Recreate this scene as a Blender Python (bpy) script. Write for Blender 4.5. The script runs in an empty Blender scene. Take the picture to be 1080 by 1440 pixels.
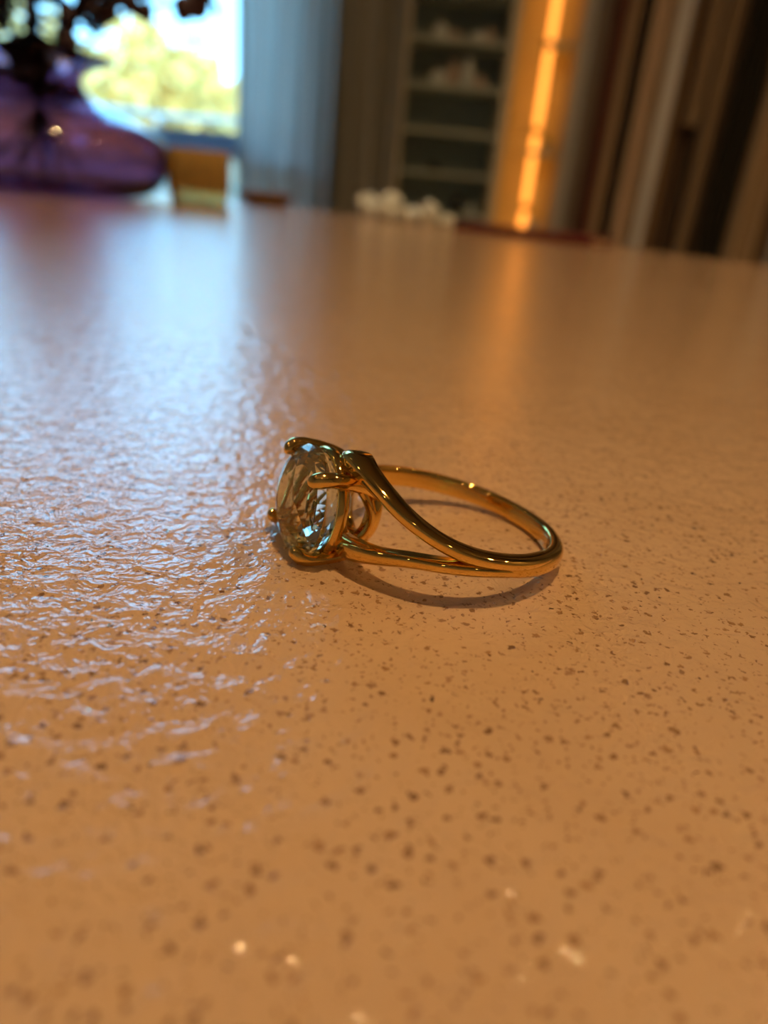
import bpy, bmesh, math, random
from mathutils import Vector, Matrix, noise
random.seed(7)
S = bpy.context.scene
COL = S.collection
PI = math.pi

# ---------------------------------------------------------------- camera
TZ = 0.75                    # table top height
CAMZ = TZ + 0.02782          # the phone is held 28 mm above the table
pit = math.radians(24.482); rol = math.radians(5.54)
F = Vector((0, math.cos(pit), -math.sin(pit)))
U0 = Vector((0, math.sin(pit), math.cos(pit)))
Rt = math.cos(rol)*Vector((1, 0, 0)) + math.sin(rol)*U0
Up = -math.sin(rol)*Vector((1, 0, 0)) + math.cos(rol)*U0
cam = bpy.data.cameras.new('camera'); co = bpy.data.objects.new('camera', cam); COL.objects.link(co)
M = Matrix((Rt, Up, -F)).transposed().to_4x4(); M.translation = Vector((0, 0, CAMZ))
co.matrix_world = M
cam.sensor_fit = 'VERTICAL'; cam.sensor_height = 36; cam.sensor_width = 27
cam.lens = 998/1440*36
cam.clip_start = 0.002; cam.clip_end = 200
cam.dof.use_dof = True; cam.dof.focus_distance = 0.0535; cam.dof.aperture_fstop = 20
S.camera = co

# ---------------------------------------------------------------- world, exposure
W = bpy.data.worlds.new('sky'); S.world = W; W.use_nodes = True
nt = W.node_tree; nt.nodes.clear()
out = nt.nodes.new('ShaderNodeOutputWorld'); bg = nt.nodes.new('ShaderNodeBackground')
tc = nt.nodes.new('ShaderNodeTexCoord'); sp = nt.nodes.new('ShaderNodeSeparateXYZ')
cr = nt.nodes.new('ShaderNodeValToRGB')
nt.links.new(tc.outputs['Generated'], sp.inputs[0]); nt.links.new(sp.outputs['Z'], cr.inputs[0])
cr.color_ramp.elements[0].position = 0.0; cr.color_ramp.elements[0].color = (.22, .50, .66, 1)
cr.color_ramp.elements[1].position = 0.6; cr.color_ramp.elements[1].color = (.11, .35, .66, 1)
e = cr.color_ramp.elements.new(0.12); e.color = (.17, .44, .72, 1)
nt.links.new(cr.outputs[0], bg.inputs[0]); bg.inputs[1].default_value = 4.4
nt.links.new(bg.outputs[0], out.inputs[0])

sun = bpy.data.lights.new('sun', 'SUN'); sun.energy = 2.2; sun.color = (1, .84, .58); sun.angle = .01
so = bpy.data.objects.new('sun', sun); COL.objects.link(so); so.rotation_euler = (math.radians(52), 0, math.radians(25))

S.view_settings.view_transform = 'Standard'; S.view_settings.look = 'None'
S.view_settings.exposure = 1.0; S.view_settings.gamma = 1; S.view_settings.use_curve_mapping = False
cy = S.cycles
cy.max_bounces = 16; cy.transmission_bounces = 14; cy.glossy_bounces = 8; cy.diffuse_bounces = 4
cy.transparent_max_bounces = 16; cy.sample_clamp_indirect = 6.0; cy.blur_glossy = 0.3
cy.use_denoising = True

# daylight portal in the window opening (guides sampling, gives no light)
pl = bpy.data.lights.new('window_portal', 'AREA'); pl.shape = 'RECTANGLE'; pl.size = 2.2; pl.size_y = 2.4
po = bpy.data.objects.new('window_portal', pl); COL.objects.link(po)
po.location = (-1.55, 3.95, 1.76); po.rotation_euler = (-PI/2, 0, 0)
pl.cycles.is_portal = True

# ---------------------------------------------------------------- helpers
def tag(o, label=None, cat=None, group=None, kind=None):
    if label: o['label'] = label
    if cat: o['category'] = cat
    if group: o['group'] = group
    if kind: o['kind'] = kind
    return o
def empty(name, loc=(0, 0, 0), rz=0):
    o = bpy.data.objects.new(name, None); COL.objects.link(o); o.location = loc; o.rotation_euler = (0, 0, rz)
    o.empty_display_size = 0.02
    return o
def mesh(name, V, Fc, mat, parent=None, smooth=False):
    m = bpy.data.meshes.new(name); m.from_pydata([tuple(v) for v in V], [], Fc); m.update()
    if smooth:
        for p in m.polygons: p.use_smooth = True
    if mat: m.materials.append(mat)
    o = bpy.data.objects.new(name, m); COL.objects.link(o)
    if parent: o.parent = parent
    return o
class MB:
    def __init__(s): s.V = []; s.F = []
    def box(s, c, d, rz=0):
        n = len(s.V); R = Matrix.Rotation(rz, 3, 'Z')
        for x in (-.5, .5):
            for y in (-.5, .5):
                for z in (-.5, .5):
                    s.V.append(Vector(c) + R @ Vector((x*d[0], y*d[1], z*d[2])))
        for f in ((0,1,3,2),(4,6,7,5),(0,4,5,1),(2,3,7,6),(0,2,6,4),(1,5,7,3)):
            s.F.append([n+i for i in f])
        return s
    def tube(s, P, r, n=10, flat=1.0):
        rings = []
        P = [Vector(p) for p in P]; prev = None
        for i, p in enumerate(P):
            t = (P[min(i+1, len(P)-1)] - P[max(i-1, 0)]).normalized()
            if prev is None:
                prev = t.cross(Vector((0, 0, 1)))
                if prev.length < .1: prev = t.cross(Vector((1, 0, 0)))
            u = (prev - t*prev.dot(t)).normalized(); prev = u; v = t.cross(u)
            rr = r[i] if isinstance(r, (list, tuple)) else r
            k = len(s.V); rings.append(k)
            for j in range(n):
                a = 2*PI*j/n; s.V.append(p + u*math.cos(a)*rr + v*math.sin(a)*rr*flat)
        for a, b in zip(rings, rings[1:]):
            for j in range(n): s.F.append([a+j, a+(j+1) % n, b+(j+1) % n, b+j])
        s.F.append([rings[0]+j for j in range(n)][::-1]); s.F.append([rings[-1]+j for j in range(n)])
        return s
    def lathe(s, prof, n=48, c=(0, 0, 0), sq=0):
        k = len(s.V)
        for r, z in prof:
            for j in range(n):
                a = 2*PI*j/n
                q = 1.0
                if sq: q = 1/((abs(math.cos(a))**sq + abs(math.sin(a))**sq)**(1/sq))
                s.V.append(Vector(c) + Vector((r*q*math.cos(a), r*q*math.sin(a), z)))
        m = len(prof)
        for i in range(m-1):
            for j in range(n):
                s.F.append([k+i*n+j, k+i*n+(j+1) % n, k+(i+1)*n+(j+1) % n, k+(i+1)*n+j])
        if prof[0][0] > 1e-6: s.F.append([k+j for j in range(n)][::-1])
        if prof[-1][0] > 1e-6: s.F.append([k+(m-1)*n+j for j in range(n)])
        return s
    def build(s, name, mat, parent=None, smooth=False, bevel=0):
        o = mesh(name, s.V, s.F, mat, parent, smooth)
        if bevel:
            b = o.modifiers.new('bevel', 'BEVEL'); b.width = bevel; b.segments = 2; b.limit_method = 'ANGLE'
        return o
def catmull(P, n=8):
    P = [Vector(p) for p in P]; out = []
    for i in range(len(P)-1):
        a = P[max(i-1, 0)]; b = P[i]; c = P[i+1]; d = P[min(i+2, len(P)-1)]
        for k in range(n):
            t = k/n
            out.append(.5*((2*b) + (c-a)*t + (2*a-5*b+4*c-d)*t*t + (-a+3*b-3*c+d)*t**3))
    out.append(P[-1]); return out

def mat(name, col, rough=.5, metal=0, var=0, scale=20, bump=0, trans=0, ior=1.45, emis=None, estr=0, stretch=None, alpha_tr=0):
    m = bpy.data.materials.new(name); m.use_nodes = True; n = m.node_tree; b = n.nodes['Principled BSDF']
    b.inputs['Base Color'].default_value = (*col, 1); b.inputs['Roughness'].default_value = rough
    b.inputs['Metallic'].default_value = metal; b.inputs['IOR'].default_value = ior
    b.inputs['Transmission Weight'].default_value = trans
    if emis: b.inputs['Emission Color'].default_value = (*emis, 1); b.inputs['Emission Strength'].default_value = estr
    if var or bump:
        tc = n.nodes.new('ShaderNodeTexCoord'); mp = n.nodes.new('ShaderNodeMapping')
        if stretch: mp.inputs['Scale'].default_value = stretch
        nz = n.nodes.new('ShaderNodeTexNoise'); nz.inputs['Scale'].default_value = scale; nz.inputs['Detail'].default_value = 6
        n.links.new(tc.outputs['Object'], mp.inputs[0]); n.links.new(mp.outputs[0], nz.inputs['Vector'])
        if var:
            r = n.nodes.new('ShaderNodeValToRGB'); r.color_ramp.elements[0].position = .3; r.color_ramp.elements[1].position = .7
            r.color_ramp.elements[0].color = (*[c*(1-var) for c in col], 1)
            r.color_ramp.elements[1].color = (*[min(1, c*(1+var)) for c in col], 1)
            n.links.new(nz.outputs['Fac'], r.inputs[0]); n.links.new(r.outputs[0], b.inputs['Base Color'])
        if bump:
            bp = n.nodes.new('ShaderNodeBump'); bp.inputs['Strength'].default_value = .5; bp.inputs['Distance'].default_value = bump
            n.links.new(nz.outputs['Fac'], bp.inputs['Height']); n.links.new(bp.outputs[0], b.inputs['Normal'])
    return m

# ---------------------------------------------------------------- materials
GOLD = mat('polished_gold', (.87, .58, .165), .06, 1)
GOLD2 = mat('brushed_gold', (.96, .56, .13), .18, 1, bump=.00002, scale=1500, stretch=(1, 1, 6))
WALL = mat('wall_plaster', (.38, .33, .27), .85, var=.05, scale=6, bump=.002)
WALLB = mat('wall_back_plaster', (.42, .42, .38), .85, var=.06, scale=5, bump=.002)
CEIL = mat('ceiling_paint', (.42, .38, .33), .9, var=.03, scale=4)
FLOOR = mat('floor_wood', (.28, .17, .09), .35, var=.3, scale=3, stretch=(1, 12, 1))
FRAME = mat('window_frame_paint', (.50, .62, .70), .4, var=.03, scale=10)
CREAM = mat('cream_lacquer', (.80, .74, .58), .45, var=.05, scale=8)
CABIN = mat('cabinet_interior', (.26, .33, .35), .7, var=.12, scale=6)
SHELFM = mat('pale_shelf', (.62, .70, .66), .5, var=.06, scale=12)
STONEW = mat('white_mineral', (.80, .88, .90), .45, var=.14, scale=90, bump=.001)
STONEP = mat('pink_mineral', (.60, .48, .42), .5, var=.2, scale=60, bump=.001)
ORNG = mat('ochre_panel', (.85, .74, .34), .6, var=.06, scale=8)
DARKOBJ = mat('black_ceramic', (.015, .017, .018), .25, var=.1, scale=30)
REDLEA = mat('red_leather', (.14, .015, .012), .4, var=.15, scale=200, bump=.0002)
WOODD = mat('brown_wood', (.17, .09, .04), .5, var=.3, scale=40, stretch=(1, 8, 1))
LEAFM = mat('dark_leaf', (.020, .012, .016), .45, var=.3, scale=120, bump=.0004)
PETAL = mat('dusty_petal', (.05, .028, .045), .6, var=.3, scale=120)
STEMM = mat('stem_bark', (.022, .012, .014), .6, var=.3, scale=200)
PURPLE = mat('purple_glass', (.38, .20, .33), .02, trans=1, ior=1.45)
AMBER = mat('amber_glass', (.60, .42, .14), .16, trans=.45, ior=1.45, var=.08, scale=40)
WAX = mat('candle_wax', (.75, .5, .2), .5, var=.05, scale=60)
LEGM = mat('table_leg_steel', (.05, .05, .05), .4, .6, var=.1, scale=30)

def gem_material():
    m = bpy.data.materials.new('clear_gem'); m.use_nodes = True; n = m.node_tree; n.nodes.clear()
    o = n.nodes.new('ShaderNodeOutputMaterial'); g = n.nodes.new('ShaderNodeBsdfGlass')
    g.inputs['Color'].default_value = (.96, .985, .93, 1); g.inputs['Roughness'].default_value = 0; g.inputs['IOR'].default_value = 1.57
    n.links.new(g.outputs[0], o.inputs[0]); return m
GEM = gem_material()
def pane_material():
    m = bpy.data.materials.new('window_pane_glass'); m.use_nodes = True; n = m.node_tree; n.nodes.clear()
    o = n.nodes.new('ShaderNodeOutputMaterial'); t = n.nodes.new('ShaderNodeBsdfTransparent'); g = n.nodes.new('ShaderNodeBsdfGlossy')
    t.inputs[0].default_value = (.94, .98, .97, 1); g.inputs['Roughness'].default_value = .01
    fr = n.nodes.new('ShaderNodeFresnel'); mx = n.nodes.new('ShaderNodeMixShader')
    n.links.new(fr.outputs[0], mx.inputs[0]); n.links.new(t.outputs[0], mx.inputs[1]); n.links.new(g.outputs[0], mx.inputs[2])
    n.links.new(mx.outputs[0], o.inputs[0]); return m
PANE = pane_material()
def sheer_material(name, col, tr, k):
    m = bpy.data.materials.new(name); m.use_nodes = True; n = m.node_tree; n.nodes.clear()
    o = n.nodes.new('ShaderNodeOutputMaterial'); d = n.nodes.new('ShaderNodeBsdfDiffuse'); t = n.nodes.new('ShaderNodeBsdfTranslucent')
    wv = n.nodes.new('ShaderNodeTexNoise'); wv.inputs['Scale'].default_value = 60
    tcn = n.nodes.new('ShaderNodeTexCoord'); mp = n.nodes.new('ShaderNodeMapping'); mp.inputs['Scale'].default_value = (1, 1, .02)
    n.links.new(tcn.outputs['Object'], mp.inputs[0]); n.links.new(mp.outputs[0], wv.inputs['Vector'])
    r = n.nodes.new('ShaderNodeValToRGB'); r.color_ramp.elements[0].color = (*[c*.8 for c in col], 1); r.color_ramp.elements[1].color = (*col, 1)
    n.links.new(wv.outputs['Fac'], r.inputs[0]); n.links.new(r.outputs[0], d.inputs[0])
    t.inputs[0].default_value = (*tr, 1)
    mx = n.nodes.new('ShaderNodeMixShader'); mx.inputs[0].default_value = k
    n.links.new(d.outputs[0], mx.inputs[1]); n.links.new(t.outputs[0], mx.inputs[2]); n.links.new(mx.outputs[0], o.inputs[0])
    return m
SHEER = sheer_material('sheer_curtain_cloth', (.70, .70, .66), (.85, .76, .70), .72)
BLUEC = sheer_material('blue_cushion_cloth', (.45, .66, .85), (.6, .8, .95), .5)
DRAPE = sheer_material('taupe_curtain_cloth', (.42, .42, .38), (.2, .16, .12), .08)

def table_material():
    m = bpy.data.materials.new('speckled_stone_top'); m.use_nodes = True; n = m.node_tree; L = n.links
    b = n.nodes['Principled BSDF']; b.inputs['IOR'].default_value = 1.45; b.inputs['Coat Weight'].default_value = .5; b.inputs['Coat IOR'].default_value = 1.58; b.inputs['Coat Roughness'].default_value = .07
    N = n.nodes.new
    geo = N('ShaderNodeNewGeometry')                      # world position, metres
    def math_(op, a, bb=None, c=None):
        q = N('ShaderNodeMath'); q.operation = op
        for i, v in enumerate((a, bb, c)):
            if v is None: continue
            if hasattr(v, 'links') or hasattr(v, 'is_linked'): L.new(v, q.inputs[i])
            else: q.inputs[i].default_value = v
        return q.outputs[0]
    def noise_(sc, det=2, rough=.5, vec=None, dist=0):
        q = N('ShaderNodeTexNoise'); q.inputs['Scale'].default_value = sc; q.inputs['Detail'].default_value = det
        q.inputs['Roughness'].default_value = rough; q.inputs['Distortion'].default_value = dist
        L.new(vec or geo.outputs['Position'], q.inputs['Vector']); return q
    # warped coordinates so that the flecks are chips, not discs
    wn = noise_(2600, 2); sub = N('ShaderNodeVectorMath'); sub.operation = 'SUBTRACT'; sub.inputs[1].default_value = (.5, .5, .5)
    L.new(wn.outputs['Color'], sub.inputs[0]); scl = N('ShaderNodeVectorMath'); scl.operation = 'SCALE'; scl.inputs['Scale'].default_value = .0009
    L.new(sub.outputs[0], scl.inputs[0]); add = N('ShaderNodeVectorMath'); add.operation = 'ADD'
    L.new(geo.outputs['Position'], add.inputs[0]); L.new(scl.outputs[0], add.inputs[1])
    def flecks(scale, rmin, rmax, keep):
        v = N('ShaderNodeTexVoronoi'); v.inputs['Scale'].default_value = scale; v.feature = 'F1'; v.voronoi_dimensions = '2D'
        L.new(add.outputs[0], v.inputs['Vector'])
        s = N('ShaderNodeSeparateColor'); L.new(v.outputs['Color'], s.inputs[0])
        rad = math_('MULTIPLY_ADD', s.outputs['Green'], rmax-rmin, rmin)
        d = math_('SUBTRACT', rad, v.outputs['Distance'])
        soft = math_('MULTIPLY', d, 14.0); q = N('ShaderNodeClamp'); L.new(soft, q.inputs[0])
        k = math_('LESS_THAN', s.outputs['Red'], keep)
        return math_('MULTIPLY', q.outputs[0], k), s.outputs['Blue']
    f1, b1 = flecks(1150, .08, .31, .36)
    f2, b2 = flecks(2300, .10, .30, .32)
    f3, b3 = flecks(620, .06, .2, .2)
    cloud = noise_(70, 4, .6); cloud2 = noise_(9, 3, .5)
    base = N('ShaderNodeValToRGB'); base.color_ramp.elements[0].position = .3; base.color_ramp.elements[1].position = .72
    base.color_ramp.elements[0].color = (.60, .385, .215, 1); base.color_ramp.elements[1].color = (.71, .485, .29, 1)
    cm = math_('MULTIPLY_ADD', cloud.outputs['Fac'], .5, math_('MULTIPLY', cloud2.outputs['Fac'], .5))
    L.new(cm, base.inputs[0])
    col = base.outputs[0]
    def mixc(fac, c1, cdark, clight, sel):
        rr = N('ShaderNodeValToRGB'); rr.color_ramp.elements[0].color = (*cdark, 1); rr.color_ramp.elements[1].color = (*clight, 1)
        L.new(sel, rr.inputs[0])
        mx = N('ShaderNodeMix'); mx.data_type = 'RGBA'; L.new(fac, mx.inputs[0]); L.new(c1, mx.inputs[6]); L.new(rr.outputs[0], mx.inputs[7])
        return mx.outputs[2]
    col = mixc(math_('MULTIPLY', f2, .75), col, (.19, .085, .035), (.36, .20, .10), b2)
    col = mixc(math_('MULTIPLY', f1, .85), col, (.13, .055, .018), (.40, .21, .085), b1)
    col = mixc(math_('MULTIPLY', f3, .75), col, (.18, .085, .04), (.38, .21, .11), b3)
    L.new(col, b.inputs['Base Color'])
    # tiny glittering chips: mirror-like flecks
    gl, gb = flecks(1500, .08, .2, .02)
    L.new(gl, b.inputs['Metallic'])
    # leathered finish: fine irregular ripples
    n1 = noise_(520, 3, .55, dist=.6); n2 = noise_(1700, 2, .5); n3 = noise_(130, 2, .5)
    h = math_('ADD', math_('MULTIPLY', n1.outputs['Fac'], 1.0), math_('ADD', math_('MULTIPLY', n2.outputs['Fac'], .22), math_('MULTIPLY', n3.outputs['Fac'], .5)))
    h = math_('SUBTRACT', h, math_('MULTIPLY', f1, .10))
    bp = N('ShaderNodeBump'); bp.inputs['Strength'].default_value = 1.0; bp.inputs['Distance'].default_value = .00026
    L.new(h, bp.inputs['Height']); L.new(bp.outputs[0], b.inputs['Normal']); L.new(bp.outputs[0], b.inputs['Coat Normal'])
    rr = math_('MULTIPLY_ADD', n2.outputs['Fac'], .10, .07); L.new(rr, b.inputs['Roughness'])
    return m
TABLE = table_material()

# ---------------------------------------------------------------- the room
YB = 3.8; XL = -2.9; XR = 2.6; YF = -2.4; ZC = 3.1
def struct(name, mb, m, **k): return tag(mb.build(name, m, **k), kind='structure')
struct('floor', MB().box(((XL+XR)/2, (YB+YF)/2, -.05), (XR-XL+.4, YB-YF+.4, .1)), FLOOR)
struct('ceiling', MB().box(((XL+XR)/2, (YB+YF)/2, ZC+.05), (XR-XL+.4, YB-YF+.4, .1)), CEIL)
struct('wall_left', MB().box((XL-.1, (YB+YF)/2, ZC/2), (.2, YB-YF+.4, ZC)), WALL)
struct('wall_right', MB().box((XR+.1, (YB+YF)/2, ZC/2), (.2, YB-YF+.4, ZC)), WALL)
struct('wall_front', MB().box(((XL+XR)/2, YF-.1, ZC/2), (XR-XL, .2, ZC)), WALL)
# back wall with a window opening
WX0, WX1, WZ0, WZ1 = -2.62, -.50, .60, 2.92
wb = MB(); yy = YB+.1
wb.box(((XL+WX0)/2, yy, ZC/2), (WX0-XL, .2, ZC)); wb.box(((WX1+XR)/2, yy, ZC/2), (XR-WX1, .2, ZC))
wb.box(((WX0+WX1)/2, yy, WZ0/2), (WX1-WX0, .2, WZ0)); wb.box(((WX0+WX1)/2, yy, (WZ1+ZC)/2), (WX1-WX0, .2, ZC-WZ1))
struct('wall_back', wb, WALLB)
win = tag(empty('window_1', ((WX0+WX1)/2, YB+.1, WZ0)), kind='structure')
wf = MB(); ww = WX1-WX0; wh = WZ1-WZ0
wf.box((-ww/2+.03, 0, wh/2), (.06, .08, wh)); wf.box((ww/2-.03, 0, wh/2), (.06, .08, wh))
wf.box((0, 0, .03), (ww-.12, .08, .06)); wf.box((0, 0, wh-.03), (ww-.12, .08, .06))
wf.build('window_frame', FRAME, win, bevel=.004)
MB().box((-.30, 0, wh/2), (.05, .07, wh-.12)).build('mullion', FRAME, win, bevel=.004)
MB().box((-ww/4-.155, 0, wh/2), (ww/2-.38, .008, wh-.10)).build('pane', PANE, win)
MB().box((ww/4-.145, 0, wh/2), (ww/2+.23, .008, wh-.10)).build('pane', PANE, win)
MB().box((0, -.05, .255), (ww-.12, .05, .05)).build('transom', FRAME, win, bevel=.004)
MB().box((0, -.19, .252), (ww-.10, .24, .016)).build('window_sill', FRAME, win, bevel=.004)
MB().box((0, -.12, -.018), (ww+.1, .2, .036)).build('window_sill', FRAME, win, bevel=.006)
struct('baseboard_back', MB().box(((WX1+XR)/2-.5, YB-.01, .05), (XR-WX1+.9, .02, .1)), CREAM)

# ---------------------------------------------------------------- table
ex = Vector((.834, -.552, 0)); ny = Vector((.552, .834, 0))
trz = math.atan2(ex.y, ex.x)
mid = Vector((0, .752, 0)) + ex*.10           # on the far edge
tt = empty('table', (mid.x - ny.x*.5, mid.y - ny.y*.5, 0), trz)
tag(tt, 'large table with glossy speckled beige stone top the ring lies on', 'table')
MB().box((0, 0, TZ-.015), (1.7, 1.0, .03)).build('tabletop', TABLE, tt, bevel=.002)
MB().box((0, 0, TZ-.06), (1.45, .76, .06)).build('apron', WOODD, tt)
for sx in (-1, 1):
    for sy in (-1, 1):
        MB().box((sx*.68, sy*.34, (TZ-.09)/2), (.06, .06, TZ-.09)).build('leg', LEGM, tt, bevel=.003)

# ---------------------------------------------------------------- the ring (built in millimetres)
MM = .001
RC = Vector((5.61034767, 55.56215852, -25.06894513))
H = Vector((-.90847672, -.36829146, .19756378)); Wv = Vector((.37799694, -.92572272, .01248024)); A = Vector((.17829291, .08601651, .98021059))
HC = Vector((-7.3523, 52.49168, -23.54208))
H2 = Vector((-.8729511, -.45256927, .18203687)); W2 = Vector((.44760518, -.8914946, -.06990687)); A2 = Vector((.19392259, .02045537, .9808035))
ring = empty('ring', (RC.x*MM, RC.y*MM, TZ))
tag(ring, 'polished yellow gold ring with a large round clear faceted stone lying on its side', 'ring')
RO = Vector((RC.x, RC.y, -27.82))
def toloc(p): return (p-RO)*MM
KW = .977
def rp(s, r, a): return RC + H*(r*math.cos(s)) + Wv*(r*KW*math.sin(s)) + A*a
def dsec(n=20):
    o = []
    for j in range(n):
        f = 2*PI*j/n; x = math.cos(f); y = math.sin(f)
        sg = lambda v, p: math.copysign(abs(v)**p, v)
        o.append((sg(x, .7), .62*sg(y, .95)*1.0 if y > 0 else .38*sg(y, .4)))
    return o
def sweep(pts, wid, thk, name, m, parent, n=24, capped=True, centre=RC, axis=A, sec=None, ridge=False):
    sec = sec or dsec(n)
    if ridge: sec = [(u, v*(1+.12*u)+(.04*(1+u) if v > 0 else 0)) for u, v in sec]
    n = len(sec); V = []; Fc = []
    N = len(pts)
    for i, p in enumerate(pts):
        t = (pts[min(i+1, N-1)] - pts[max(i-1, 0)]).normalized()
        rad = p-centre; rad = rad - axis*rad.dot(axis); rad = (rad - t*rad.dot(t)).normalized()
        b = rad.cross(t).normalized()
        if b.dot(axis) < 0: b = -b
        for (u, v) in sec: V.append(toloc(p + b*u*wid[i] + rad*v*thk[i]))
    for i in range(N-1):
        for j in range(n): Fc.append([i*n+j, i*n+(j+1) % n, (i+1)*n+(j+1) % n, (i+1)*n+j])
    Fc.append([j for j in range(n)][::-1]); Fc.append([(N-1)*n+j for j in range(n)])
    o = mesh(name, V, Fc, m, parent, True)
    bm = bmesh.new(); bm.from_mesh(o.data); bmesh.ops.recalc_face_normals(bm, faces=bm.faces); bm.to_mesh(o.data); bm.free()
    sb = o.modifiers.new('s', 'SUBSURF'); sb.levels = 1; sb.render_levels = 1
    return o
def interp(tab, x):
    for (x0, *y0), (x1, *y1) in zip(tab, tab[1:]):
        if x0 <= x <= x1 or x0 >= x >= x1:
            t = (x-x0)/(x1-x0); t = t*t*(3-2*t) if False else t
            return [a+(b-a)*t for a, b in zip(y0, y1)]
    return list(tab[-1][1:])
def smooth_tab(tab, n):
    P = [Vector((t[0], t[1], 0)) for t in tab]; Q = [Vector((t[2], t[3], t[4])) for t in tab]
    return list(zip(catmull(P, n), catmull(Q, n)))
# back band: s in degrees, a offset, radius mid, half width, thickness
band = [(78, -.05, 9.25, .55, 1.2), (95, -.05, 9.25, .80, 1.4), (115, 0, 9.25, .86, 1.45), (150, 0, 9.25, .86, 1.4), (180, 0, 9.25, .86, 1.35),
        (220, 0, 9.25, .88, 1.3), (260, 0, 9.25, .92, 1.3), (290, 0, 9.25, .98, 1.3), (315, 0, 9.2, 1.0, 1.3), (330, 0, 9.15, .95, 1.3), (341, 0, 9.05, .8, 1.2)]
T = smooth_tab(band, 10)
sweep([rp(math.radians(p.x), q.x, p.y) for p, q in T], [q.y for p, q in T], [q.z for p, q in T], 'shank', GOLD, ring, 28)
up = [(140, .20, 9.05, .30, .9), (124, .34, 9.12, .50, 1.2), (104, .33, 9.24, .56, 1.4), (88, .34, 9.33, .60, 1.5), (73.6, .42, 9.35, .64, 1.5), (59, .86, 9.38, .60, 1.5), (43.7, 1.6, 9.4, .61, 1.5),
      (27.2, 2.6, 9.4, .66, 1.6), (12, 3.25, 9.4, .84, 1.9), (2, 3.35, 9.35, 1.1, 2.3), (-7, 3.1, 9.25, .98, 2.0), (-17, 2.5, 9.1, .8, 1.6), (-30, 1.5, 9.1, .65, 1.3), (-44, .7, 9.15, .5, 1.1)]
lo = [(122, -.35, 9.05, .35, .9), (106, -.34, 9.12, .5, 1.2), (86, -.38, 9.28, .56, 1.4), (69, -.73, 9.3, .58, 1.4), (49, -1.3, 9.3, .60, 1.4), (31.5, -2.2, 9.3, .74, 1.5), (16, -2.9, 9.3, .95, 1.8),
      (3, -3.15, 9.3, .85, 1.7), (-12, -2.8, 9.2, .75, 1.5), (-30, -1.6, 9.1, .62, 1.3), (-44, -.7, 9.15, .5, 1.1)]
for tab in (up, lo):
    T = smooth_tab(tab, 8)
    sweep([rp(math.radians(p.x), q.x, p.y) for p, q in T], [q.y for p, q in T], [q.z for p, q in T], 'shoulder', GOLD, ring, 24, ridge=True)
# head
def hp(h, rho, ang): return HC + H2*h + (W2*math.cos(ang) + A2*math.sin(ang))*rho
def hring(name, h, r, rr, hh, n=64, m=GOLD):
    pts = [hp(h, r, 2*PI*i/n) for i in range(n)]
    V = []; Fc = []; k = 12
    for i in range(n):
        c = hp(h, 0, 0); rad = (pts[i]-c).normalized()
        for j in range(k):
            a = 2*PI*j/k; V.append(toloc(pts[i] + rad*math.cos(a)*rr + H2*math.sin(a)*hh))
    for i in range(n):
        for j in range(k): Fc.append([i*k+j, i*k+(j+1) % k, ((i+1) % n)*k+(j+1) % k, ((i+1) % n)*k+j])
    o = mesh(name, V, Fc, m, ring, True); return o
hring('gallery_rail', -2.35, 4.32, .32, .52)
hring('gallery_rail', -5.9, 2.75, .62, .75)
for qd in (45, 135, 225, 315):
    an = math.radians(qd)
    prof = [(2.5, -6.2), (3.45, -5.4), (4.25, -4.3), (4.72, -3.0), (4.90, -1.8), (4.92, -.9), (4.72, -.25), (4.35, .08), (4.0, .12)]
    rad = [.62, .74, .70, .63, .60, .62, .66, .62, .42]
    P = catmull([hp(h, r, an) for r, h in prof], 5)
    rr = []
    for i in range(len(rad)-1): rr += [rad[i]+(rad[i+1]-rad[i])*k/5 for k in range(5)]
    rr.append(rad[-1]); P.append(P[-1] + (P[-1]-P[-2])*.6); rr.append(.12)
    mb = MB().tube([toloc(p) for p in P], [r*MM for r in rr], 14)
    o = mb.build('prong', GOLD, ring, True)
    # arches: curved struts from this prong's foot to the next prong's neck
for q0, q1 in ((45, -45), (135, 45), (225, 135), (315, 225)):
    P = []
    for k in range(17):
        t = k/16; an = math.radians(q0+(q1-q0)*t); h = -3.4 - 2.0*math.sin(PI*t)**.8; r = 4.5 - .95*math.sin(PI*t)**.8
        P.append(hp(h, r, an))
    MB().tube([toloc(p) for p in P], [.34*MM]*17, 10, 1.0).build('arch', GOLD, ring, True)
# gemstone: round brilliant-type cut, domed crown of many facets
def gem():
    bm = bmesh.new(); R = 4.62
    rings_ = []
    def ring_(h, r, n, off): return [bm.verts.new(toloc(hp(h, r, 2*PI*(i+off)/n))) for i in range(n)]
    n = 16
    rings_.append(ring_(.80, 2.0, 8, .5))                  # table
    rings_.append(ring_(.56, 2.85, 8, 0))                 # star / bezel tips
    rings_.append(ring_(.22, 3.62, n, .5))
    rings_.append(ring_(-.20, 4.25, n, 0))
    rings_.append(ring_(-.75, R, n*2, 0))                  # girdle
    rings_.append(ring_(-1.15, R, n*2, 0))
    rings_.append(ring_(-1.95, 4.15, n, .5))
    rings_.append(ring_(-2.9, 3.42, n, 0))
    rings_.append(ring_(-3.85, 2.40, n, .5))
    rings_.append(ring_(-4.6, 1.3, 8, 0))
    cul = bm.verts.new(toloc(hp(-5.2, 0, 0)))
    pts = [v for r in rings_ for v in r] + [cul]
    bmesh.ops.convex_hull(bm, input=pts)
    bmesh.ops.recalc_face_normals(bm, faces=bm.faces)
    me = bpy.data.meshes.new('gemstone'); bm.to_mesh(me); bm.free(); me.materials.append(GEM)
    o = bpy.data.objects.new('gemstone', me); COL.objects.link(o); o.parent = ring
    o['label'] = 'large round clear faceted stone'
    return o
gem()

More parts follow.
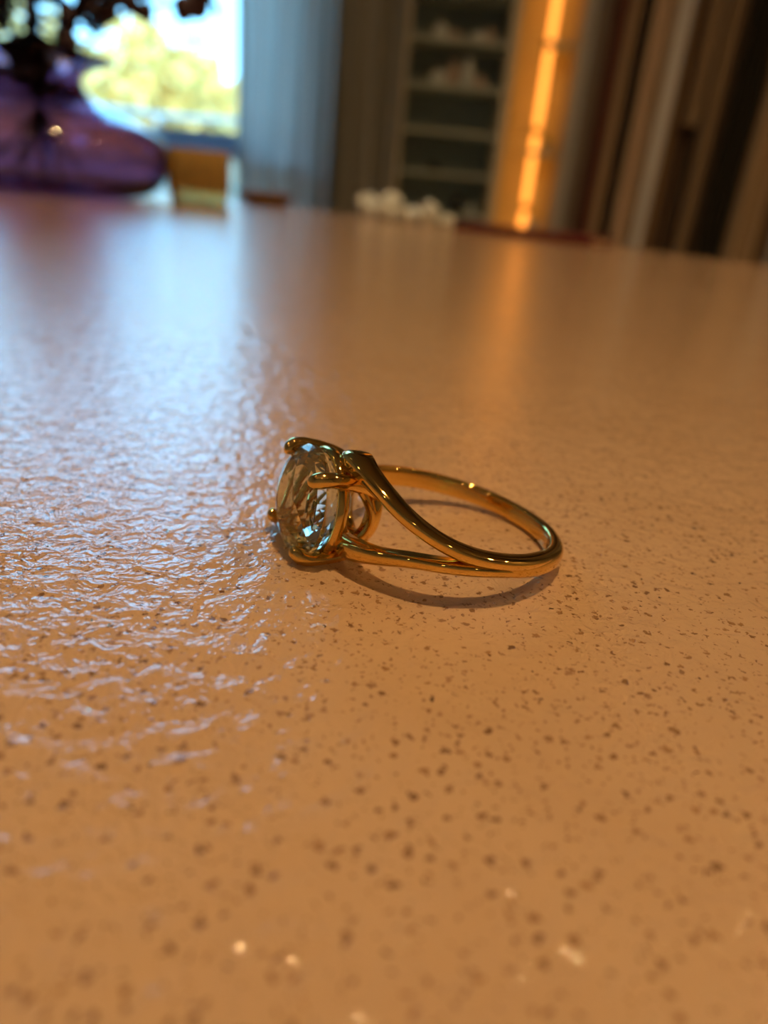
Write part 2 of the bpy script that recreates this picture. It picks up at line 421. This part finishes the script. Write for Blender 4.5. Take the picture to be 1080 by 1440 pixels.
# ---------------------------------------------------------------- purple vase with dried flowers
VC = Vector((-.308, .645, TZ))
vase = empty('vase', VC)
tag(vase, 'squat round purple glass vase with flared rim holding dark dried flowers', 'vase')
outp = [(.0, .0), (.055, .0), (.078, .002), (.090, .010), (.098, .024), (.101, .036), (.099, .048), (.090, .058), (.072, .068), (.052, .077), (.040, .085), (.034, .094), (.035, .102), (.045, .109), (.060, .114)]
inp = [(.0585, .1165), (.043, .1125), (.0315, .105), (.0300, .094), (.036, .082), (.049, .0725), (.070, .0635), (.087, .054), (.0945, .044), (.0955, .034), (.092, .024), (.083, .014), (.060, .009), (.0, .008)]
def sm(pr): return [(max(p.x, 0), p.y*.86) for p in catmull([Vector((a, b, 0)) for a, b in pr], 3)]
MB().lathe(sm(outp)+sm(inp), 72).build('vase_body', PURPLE, vase, True)
# flowers: each stem is a thing, its leaves and buds are parts
leafmesh = None
def leaf_mesh(L, wd):
    V = []; Fc = []
    n = 7
    for i in range(n+1):
        t = i/n; w = wd*math.sin(PI*min(t*1.0, 1))**.7*(1-.25*t) + .0002
        z = -.25*L*t*t
        V += [(t*L, -w, z+.25*w), (t*L, 0, z-.12*w), (t*L, w, z+.25*w)]
    for i in range(n):
        a = 3*i; Fc += [[a, a+3, a+4, a+1], [a+1, a+4, a+5, a+2]]
    m = bpy.data.meshes.new('leaf'); m.from_pydata(V, [], Fc); m.materials.append(LEAFM)
    for p in m.polygons: p.use_smooth = True
    return m
LM = [leaf_mesh(.030, .0085), leaf_mesh(.022, .0065)]
def bud_mesh(r):
    bm = bmesh.new(); bmesh.ops.create_icosphere(bm, subdivisions=2, radius=r)
    for v in bm.verts: v.co *= 1+.18*noise.noise(v.co*300); v.co.z *= 1.15
    m = bpy.data.meshes.new('bud'); bm.to_mesh(m); bm.free(); m.materials.append(PETAL)
    for p in m.polygons: p.use_smooth = True
    return m
BM_ = bud_mesh(.0075)
rnd = random.Random(11)
stems = [  # offset of the tip from the vase axis (x, y, z above table), number of leaves, number of buds
    ((-.078, -.03, .130), 18, 5, 'dark dried flower stem leaning furthest left out of the purple vase'),
    ((-.052, .03, .146), 18, 6, 'dark leafy stem at the left rear of the vase bouquet'),
    ((-.028, -.034, .136), 18, 5, 'dark leafy stem in front left of the vase bouquet'),
    ((.000, .02, .165), 20, 6, 'tall dark stem rising straight up from the purple vase'),
    ((.020, -.036, .134), 20, 5, 'dark budded stem at the front middle of the vase bouquet'),
    ((.046, .02, .140), 20, 6, 'dark stem with buds right of the bouquet centre'),
    ((.085, -.01, .137), 9, 9, 'dark budded stem arching right above the vase shoulder'),
    ((.138, .01, .147), 6, 5, 'longest dark stem reaching furthest right towards the window'),
]
for tip, nl, nb, lab in stems:
    st = empty('dried_flower', (VC.x, VC.y, VC.z+.009)); tag(st, lab, 'flower')
    tx, ty, tz = tip
    base = Vector((-tx*.35, -ty*.35, .002)); neck = Vector((tx*.13, ty*.2, .084-.009)); tp = Vector((tx, ty, tz-.009))
    mid_ = neck.lerp(tp, .55) + Vector((-tx*.12, 0, .012))
    P = catmull([base, base.lerp(neck, .5), neck, mid_, tp], 8)
    MB().tube(P, [.0020-.0010*i/len(P) for i in range(len(P))], 7).build('stem', STEMM, st, True)
    for i in range(nl):
        t = .36+.64*(i+1)/nl
        p = P[min(int(t*(len(P)-1)), len(P)-1)]
        o = bpy.data.objects.new('leaf', LM[i % 2]); COL.objects.link(o); o.parent = st; o.location = p
        o.rotation_euler = (rnd.uniform(-.7, .7), rnd.uniform(-.8, .3), rnd.uniform(0, 2*PI))
        k = rnd.uniform(.7, 1.15); o.scale = (k, k, k)
    for i in range(nb):
        q = P[-1 - int(i*1.6)] + Vector((rnd.uniform(-.016, .016), rnd.uniform(-.014, .014), rnd.uniform(-.004, .016)))
        o = bpy.data.objects.new('bud', BM_); COL.objects.link(o); o.parent = st; o.location = q
        k = rnd.uniform(.8, 1.4); o.scale = (k, k, k)

# ---------------------------------------------------------------- amber candle holder
ch = empty('candle_holder', (-.188, .675, TZ), math.radians(14)); ch.scale = (1.17, 1.17, 1.0)
tag(ch, 'small square amber glass candle holder standing right of the purple vase', 'candle holder')
MB().lathe([(0, .006), (.013, .004), (.0165, .0), (.020, .0), (.0205, .005), (.0225, .012), (.0225, .040), (.0215, .043), (.0195, .043), (.0190, .040), (.0190, .016), (0, .013)], 48, sq=6).build('holder_body', AMBER, ch, True)
MB().lathe([(0, .0131), (.0175, .0131), (.0180, .0145), (.0180, .030), (.0165, .0315), (.004, .030), (0, .0298)], 32, sq=5).build('candle', WAX, ch, True)
MB().tube([(0, 0, .029), (.0005, 0, .036)], .0006, 6).build('wick', DARKOBJ, ch)

# small wooden dish
dish = MB().lathe([(0, 0), (.020, 0), (.026, .004), (.029, .012), (.0275, .0125), (.024, .006), (.018, .003), (0, .003)], 40).build('wooden_dish', WOODD, None, True)
dish.location = (-.158, .822, TZ); tag(dish, 'small low brown wooden dish at the table edge right of the amber holder', 'dish')

# ---------------------------------------------------------------- white mineral lumps and red notebook at the far edge
def lump(seed, size, m, name):
    bm = bmesh.new(); bmesh.ops.create_icosphere(bm, subdivisions=3, radius=.5)
    r = random.Random(seed); off = Vector((r.uniform(0, 50), r.uniform(0, 50), 0))
    for v in bm.verts:
        d = v.co.normalized(); k = 1+.45*noise.noise(d*1.6+off)+.18*noise.noise(d*4+off)
        v.co = Vector((d.x*size[0]*.5*k, d.y*size[1]*.5*k, d.z*size[2]*.5*k))
        v.co.z = max(v.co.z, -size[2]*.42)
    zmin = min(v.co.z for v in bm.verts)
    for v in bm.verts: v.co.z -= zmin
    me = bpy.data.meshes.new(name); bm.to_mesh(me); bm.free(); me.materials.append(m)
    o = bpy.data.objects.new(name, me); COL.objects.link(o); return o
def edge(x, back): # point on the table near the far edge at world x
    return Vector((x - ny.x*back, .752 - .662*x - ny.y*back, TZ))
for i, (x, w, h, lab) in enumerate([
    (-.028, .019, .023, 'white stone lump at the left end of the row on the far table edge'),
    (-.007, .023, .027, 'biggest white stone lump, second from the left on the far table edge'),
    (.014, .017, .014, 'low white stone lump in the middle of the row on the table edge'),
    (.031, .018, .021, 'white stone lump, second from the right on the far table edge'),
    (.048, .015, .011, 'smallest white stone lump at the right end of the table edge row')]):
    o = lump(40+i, (w, w*.9, h), STONEW, 'stone_lump'); o.location = edge(x, .028); o.rotation_euler = (0, 0, i*1.3)
    tag(o, lab, 'stone', 'white stones on the table edge')
nb = empty('notebook', edge(.118, .028), trz); tag(nb, 'slim dark red notebook lying flat along the far table edge', 'notebook')
MB().box((0, 0, .0008), (.125, .05, .0016)).box((0, 0, .0055), (.125, .05, .0016)).box((0, -.0245, .0031), (.125, .0016, .0062)).build('cover', REDLEA, nb, bevel=.0003)
MB().box((0, .0005, .00315), (.122, .046, .0028)).build('pages', CREAM, nb)

# ---------------------------------------------------------------- cushion on the sill
def cushion(name, c, d, m, rz=0):
    V = []; Fc = []; nx, nyy = 16, 12
    for sgn in (1, -1):
        for j in range(nyy+1):
            for i in range(nx+1):
                u = -1+2*i/nx; v = -1+2*j/nyy
                h = ((1-u**4)*(1-v**4))**.5; pin = 1-.05*(1-abs(u))*abs(v)-.05*(1-abs(v))*abs(u)
                V.append((u*d[0]/2*pin, v*d[1]/2*pin, sgn*h*d[2]/2*(1 if sgn > 0 else .8)))
    K = (nx+1)*(nyy+1)
    for j in range(nyy):
        for i in range(nx):
            a = j*(nx+1)+i; q = [a, a+1, a+nx+2, a+nx+1]; Fc.append(q); Fc.append([K+t for t in q[::-1]])
    o = mesh(name, V, Fc, m, None, True); o.location = c; o.rotation_euler = (0, 0, rz); return o
tag(cushion('cushion', (-1.02, 3.72, .86+.038), (.60, .20, .095), BLUEC), 'flat pale blue cushion lying on the window sill', 'cushion')

# ---------------------------------------------------------------- curtains (pleated cloth, two separate drops)
def curtain(name, x0, x1, y, m, npl, amp, lab, z0=.03, z1=2.98):
    root = empty(name, ((x0+x1)/2, y, 0)); tag(root, lab, 'curtain')
    V = []; Fc = []; n = npl*14; rows = 9; r = random.Random(npl)
    ph = [r.uniform(.7, 1.3) for _ in range(npl+1)]
    for k in range(rows+1):
        z = z0+(z1-z0)*k/rows
        for i in range(n+1):
            t = i/n; q = t*npl; a = amp*ph[int(q)]*(1-.25*k/rows)
            V.append(((x0-x1)/2+(x1-x0)*t + .012*math.sin(q*2*PI*.5+k*.4), a*math.sin(q*2*PI)+.3*a*math.sin(q*7+k*.3), z))
    for k in range(rows):
        for i in range(n): Fc.append([k*(n+1)+i, k*(n+1)+i+1, (k+1)*(n+1)+i+1, (k+1)*(n+1)+i])
    mesh('curtain_cloth', V, Fc, m, root, True)
    MB().box((0, 0, z1+.04), (x1-x0+.03, .05, .05)).build('curtain_track', FRAME, root)
    return root
curtain('curtain', -.815, -.400, 3.50, SHEER, 8, .030, 'pale sheer pleated curtain hanging at the right side of the window')
curtain('curtain', -.385, -.125, 3.38, DRAPE, 6, .028, 'taupe pleated curtain hanging between pale curtain and shelf cabinet')

# ---------------------------------------------------------------- shelf cabinet
CX0, CX1, CY, CD = -.105, .362, 3.50, .26
cw = CX1-CX0
cab = empty('shelf_cabinet', ((CX0+CX1)/2, CY, 0)); tag(cab, 'tall open shelf cabinet with grey interior and cream frame', 'cabinet')
MB().box((-cw/2+.012, CD/2, 1.15), (.016, CD, 2.3)).build('side_panel', CREAM, cab)
MB().box((cw/2-.015, CD/2, 1.15), (.030, CD, 2.3)).build('side_panel', CREAM, cab)
MB().box((0, CD-.006, 1.15), (cw-.054, .012, 2.3)).build('back_panel', CABIN, cab)
MB().box((0, CD/2, 2.31), (cw, CD, .02)).build('top', CREAM, cab)
MB().box((0, CD/2, .04), (cw-.054, CD-.02, .08)).build('plinth', CREAM, cab)
zs = [.19, .36, .526, .694, .862, 1.028, 1.20, 1.368, 1.54, 1.71, 1.88, 2.05]
for z in zs: MB().box((-.003, CD/2-.004, z-.006), (cw-.054, CD-.02, .012)).build('shelf', SHELFM, cab)
def vasep(r, h): return [(0, 0), (r*.6, 0), (r*.95, h*.25), (r, h*.45), (r*.7, h*.7), (r*.45, h*.85), (r*.55, h), (r*.4, h*.98), (r*.3, h*.8), (0, h*.6)]
def on_shelf(x, z, w, h, m, kind, lab, cat, grp):
    if kind == 'stone': o = lump(int(abs(x)*1e4)+int(z*100), (w, w*.8, h), m, 'mineral_piece')
    else: o = MB().lathe(vasep(w/2, h), 24).build('bud_vase', m, None, True)
    o.location = (x, CY+.10, z+.0002); tag(o, lab, cat, grp)
g3, g2 = 'pieces on the topmost visible shelf', 'pieces on the shelf below'
on_shelf(.045, 1.368, .060, .068, STONEW, 'stone', 'taller pale stone at the left of the topmost visible cabinet shelf', 'stone', g3)
on_shelf(.105, 1.368, .050, .040, STONEP, 'stone', 'low pinkish stone in the middle of the topmost visible cabinet shelf', 'stone', g3)
on_shelf(.205, 1.368, .060, .050, STONEW, 'stone', 'white stone at the right of the topmost visible cabinet shelf', 'stone', g3)
on_shelf(.255, 1.368, .040, .060, STONEP, 'stone', 'narrow pinkish stone at the far right of the topmost visible shelf', 'stone', g3)
on_shelf(.050, 1.20, .058, .062, STONEW, 'stone', 'white stone at the left of the second visible cabinet shelf', 'stone', g2)
on_shelf(.115, 1.20, .050, .100, STONEP, 'vase', 'pinkish bud vase left of centre on the second visible cabinet shelf', 'vase', g2)
on_shelf(.180, 1.20, .052, .116, STONEW, 'vase', 'tall white bud vase on the second visible cabinet shelf', 'vase', g2)
on_shelf(.235, 1.20, .052, .055, STONEP, 'stone', 'low pinkish stone at the right of the second visible cabinet shelf', 'stone', g2)
on_shelf(.075, .862, .050, .040, DARKOBJ, 'stone', 'black stone at the left of the fourth visible cabinet shelf', 'stone', 'dark pieces on low shelves')
on_shelf(.200, .694, .060, .075, DARKOBJ, 'vase', 'black bud vase on the lowest visible cabinet shelf', 'vase', 'dark pieces on low shelves')
on_shelf(.270, .694, .045, .045, STONEW, 'stone', 'white stone right of the black vase on the lowest visible shelf', 'stone', 'pale piece on the low shelf')

# ---------------------------------------------------------------- glowing niche with tube light
NX0, NX1 = .366, .640
nw = NX1-NX0
ni = empty('lit_shelf_niche', ((NX0+NX1)/2, 3.50, 0)); tag(ni, 'narrow niche glowing orange from a vertical tube light between cabinet and hangings', 'shelf')
MB().box((0, .234, 1.2), (nw, .012, 2.4)).build('back_panel', ORNG, ni)
gm = mat('grey_post_paint', (.42, .38, .32), .5, var=.06, scale=10)
MB().box((nw/2-.012, .10, 1.2), (.024, .25, 2.4)).build('side_panel', gm, ni)
MB().box((-nw/2+.004, .14, 1.2), (.008, .18, 2.4)).build('side_panel', ORNG, ni)
nz = [.30, .655, .985, 1.40, 1.80]
for z in nz: MB().box((.060, .14, z-.008), (.130, .15, .014)).build('shelf', SHELFM, ni)
TUBE = mat('tube_light_glow', (1, .6, .2), .4, emis=(1.0, .32, .045), estr=1.3)
segs = [(.20, .60), (.622, .735), (.765, 1.055), (1.085, 1.395), (1.415, 1.80), (1.83, 2.3)]
MB().box((.020, .196, 1.2), (.020, .01, 2.3)).build('light_channel', ORNG, ni)
for z0, z1 in segs:
    tb = MB().tube([(.020, .178, z0), (.020, .178, z0+.004), (.020, .178, z1-.004), (.020, .178, z1)], [.008, .016, .016, .008], 16).build('light_tube', TUBE, ni, True)
    tb['label'] = 'glowing orange tube'
pp = empty('potted_succulent', (NX0+nw/2+.062, 3.62, 1.085+.0002)); 
GREENP = mat('yellow_green_leaf', (.35, .42, .04), .5, var=.25, scale=80)
tag(pp, 'small yellow-green leafy plant beside the glowing tube light', 'plant')
pp.location.z = .985
MB().lathe([(0, 0), (.014, 0), (.019, .03), (.017, .03), (.015, .02), (0, .02)], 20).build('pot', STONEW, pp, True)
gl = leaf_mesh(.05, .008); gl.materials.clear(); gl.materials.append(GREENP)
for i in range(9):
    o = bpy.data.objects.new('leaf', gl); COL.objects.link(o); o.parent = pp; o.location = (0, 0, .024)
    o.rotation_euler = (0, -.7-.5*((i*37) % 5)/5, i*2.4)
cup = MB().lathe([(0, 0), (.020, 0), (.026, .02), (.030, .045), (.028, .045), (.023, .02), (.017, .004), (0, .004)], 28).build('cup', STONEW, None, True)
cup.location = (NX0+nw/2+.060, 3.62, .655); tag(cup, 'small white cup on the low shelf of the glowing niche', 'cup')

# ---------------------------------------------------------------- hanging textiles on a rail
HY = 3.30
rail = empty('hanging_rail', (1.20, HY, 0)); tag(rail, 'long dark rail carrying the row of hanging brown textiles', 'rail')
MB().tube([(-.64, 0, 2.30), (.98, 0, 2.30)], .012, 12).build('rail_bar', LEGM, rail, True)
for x in (-.60, .0, .9): MB().tube([(x, 0, 2.305), (x, 0, ZC)], .008, 10).build('rail_hanger', LEGM, rail, True)
def textile(x0, x1, y, col, lab, zb=.12, seed=0, thick=.006):
    r = random.Random(seed); w = x1-x0
    nf = max(1, int(w/.035)); n = nf*10
    m = mat('textile_'+lab.split()[0], [min(.8, c*k) for c, k in zip(col, (1.7, 1.95, 2.4))], .9, var=.28, scale=38, stretch=(1, 1, .02), bump=.003)
    V = []; Fc = []; rows = 8; ph = r.uniform(0, 6)
    for sgn in (0, 1):
        for k in range(rows+1):
            z = zb+(2.285-zb)*k/rows
            for i in range(n+1):
                t = i/n
                yyv = .016*math.sin(t*nf*2*PI+ph)+.006*math.sin(t*9+k*.5+ph)
                V.append((-w/2+w*t, yyv+sgn*thick, z))
    K = (rows+1)*(n+1)
    for k in range(rows):
        for i in range(n):
            a = k*(n+1)+i; q = [a, a+1, a+n+2, a+n+1]; Fc.append(q); Fc.append([K+t for t in q[::-1]])
    for k in range(rows):
        for i in (0, n):
            a = k*(n+1)+i; Fc.append([a, a+n+1, K+a+n+1, K+a])
    for i in range(n):
        Fc.append([i, i+1, K+i+1, K+i])
    o = mesh('hanging_textile', V, Fc, m, None, True); o.location = ((x0+x1)/2, y, 0)
    tag(o, lab, 'textile', 'textiles hanging from the rail'); return o
TX = [
 (.578, .632, 0, (.30, .26, .20), 'grey hanging textile beside the orange glowing niche'),
 (.630, .700, .05, (.17, .125, .085), 'grey-brown hanging textile, second from the glowing niche'),
 (.698, .742, 0, (.075, .022, .014), 'maroon narrow hanging textile near the niche'),
 (.740, .806, .03, (.25, .155, .085), 'tan-brown hanging textile right of the maroon one'),
 (.800, .850, .09, (.012, .009, .007), 'black narrow panel added to fill the dark gap between two tan textiles'),  # no cloth of its own: black sheet stands in for the dark gap
 (.845, .930, 0, (.42, .29, .18), 'wide light tan hanging textile right of the black gap panel'),
 (.925, .976, -.035, (.42, .37, .31), 'light grey narrow hanging textile, palest of the row'),
 (.975, 1.045, .03, (.15, .085, .04), 'brown hanging textile directly right of the palest one'),
 (1.040, 1.105, -.02, (.19, .12, .065), 'short brown hanging textile whose hem ends highest'),
 (1.055, 1.135, .07, (.085, .05, .028), 'dark brown hanging textile behind the short one'),
 (1.130, 1.185, .01, (.17, .11, .06), 'mid brown hanging textile left of the nearly black one'),
 (1.180, 1.240, .06, (.06, .035, .02), 'very dark brown hanging textile beside the nearly black one'),
 (1.235, 1.345, .03, (.018, .014, .009), 'nearly black wide hanging textile in the right part of the row'),
 (1.340, 1.465, -.02, (.30, .20, .11), 'wide tan hanging textile at the right frame side'),
 (1.460, 1.540, .04, (.13, .075, .04), 'dark tan hanging textile behind the right frame side'),
 (1.535, 1.64, 0, (.30, .27, .24), 'grey hanging textile at the right picture border'),
 (1.64, 1.80, .04, (.12, .07, .04), 'brown hanging textile outermost on the right of the row'),
]
for i, (x0, x1, dy, c, lab) in enumerate(TX):
    zb = .12
    if 'short' in lab and 'behind' not in lab: zb = 1.11
    textile(x0, x1, HY+dy, c, lab, zb, i)

# ---------------------------------------------------------------- recessed ceiling spots (the warm light of the room)
def spot(x, y, r, power, lab):
    root = empty('ceiling_spot', (x, y, ZC)); tag(root, lab, 'ceiling light', 'recessed ceiling spots')
    MB().lathe([(r, -.0005), (r*1.35, -.001), (r*1.35, -.006), (r*1.05, -.012), (r, -.004), (r, -.0005)], 32).build('trim_ring', FRAME, root, True)
    m = mat('spot_glow', (1, .8, .5), .4, emis=(1, .62, .27), estr=power)
    MB().lathe([(0, -.0035), (r, -.0035), (r, -.0025), (0, -.0025)], 32).build('lamp_disc', m, root)
SP = [(.22, .24, .036, 1080), (-1.4, -1.4, .04, 80), (1.3, -1.2, .04, 80), (-1.9, 1.2, .04, 80), (2.35, 1.35, .04, 330), (.1, -1.6, .04, 70), (1.9, .4, .04, 330), (-2.0, .3, .04, 50)]
for i, (x, y, r, p) in enumerate(SP):
    spot(x, y, r, p, ['recessed ceiling spot above the table', 'recessed spot left behind the viewer', 'recessed spot right behind the viewer', 'recessed spot in front of the window side',
        'recessed spot in front of the hanging textiles', 'recessed spot furthest behind the viewer', 'recessed spot near the right wall', 'recessed spot near the left wall'][i])

# ---------------------------------------------------------------- outside the window
GROUND = mat('pale_gravel', (.30, .30, .27), .9, var=.15, scale=3)
struct('ground', MB().box((-4, 24, -.35), (60, 38, .1)), GROUND)
FOL = mat('pale_autumn_foliage', (.95, .62, .20), .8, var=.2, scale=3)
FOL2 = mat('straw_foliage', (.95, .68, .30), .8, var=.2, scale=3)
BARK = mat('grey_bark', (.2, .17, .13), .9, var=.2, scale=10)
def tree(x, y, h, w, m, lab, seed):
    root = empty('tree', (x, y, -.3)); tag(root, lab, 'tree', 'autumn trees outside the window')
    r = random.Random(seed)
    MB().tube([(0, 0, 0), (.03, 0, h*.35), (.0, .02, h*.7)], [.09, .07, .03], 10).build('trunk', BARK, root, True)
    V = []; Fc = []
    for i in range(1500):
        d = Vector((r.gauss(0, 1), r.gauss(0, 1), r.gauss(0, 1))).normalized()*(r.random()**.45)
        c = Vector((d.x*w/2, d.y*w/2, h*.58+d.z*h*.40)); s = r.uniform(.07, .14)
        a = Vector((r.gauss(0, 1), r.gauss(0, 1), r.gauss(0, 1))).normalized()*s; b = Vector((r.gauss(0, 1), r.gauss(0, 1), r.gauss(0, 1))).normalized()*s
        k = len(V); V += [c-a, c+b, c+a, c-b]; Fc.append([k, k+1, k+2, k+3])
    o = mesh('foliage', V, Fc, m, root); o['kind'] = 'stuff'
for i, (x, y, h, w, m, lab) in enumerate([
    (-3.6, 11, 2.9, 2.2, FOL, 'yellow autumn tree outside, behind the vase'),
    (-5.0, 17, 3.4, 2.4, FOL2, 'pale straw-coloured tree outside, middle of the window view'),
    (-2.9, 14.5, 2.8, 1.8, FOL, 'yellow autumn tree outside beside the curtain edge'),
    (-7.2, 14, 3.8, 2.8, FOL2, 'pale tree outside at the left of the window view'),
    (-9.0, 19.5, 3.8, 3.2, FOL, 'yellow tree outside at the far left border')]):
    tree(x, y, h, w, m, lab, i)
fn = empty('garden_fence', (-3.2, 8.5, -.3)); tag(fn, 'low blue-grey garden rail outside the window', 'fence')
FN = mat('blue_grey_rail', (.25, .34, .38), .6, var=.1, scale=10)
MB().tube([(-2, 0, 1.58), (-.4, 0, 1.60), (.4, 0, 1.56), (1.6, 0, 1.58)], .03, 10).build('rail', FN, fn, True)
for x in (-2, -.8, .4, 1.55): MB().tube([(x, 0, 0), (x, 0, 1.57)], .03, 10).build('post', FN, fn, True)

gw = empty('garden_wall', (-4.5, 9.4, -.3)); tag(gw, 'low grey-green garden wall outside below the trees', 'wall')
GWM = mat('mossy_render', (.34, .33, .26), .9, var=.2, scale=5)
MB().box((0, 0, .62), (9, .22, 1.24)).build('wall_body', GWM, gw); MB().box((0, 0, 1.265), (9.05, .30, .05)).build('coping', FN, gw)
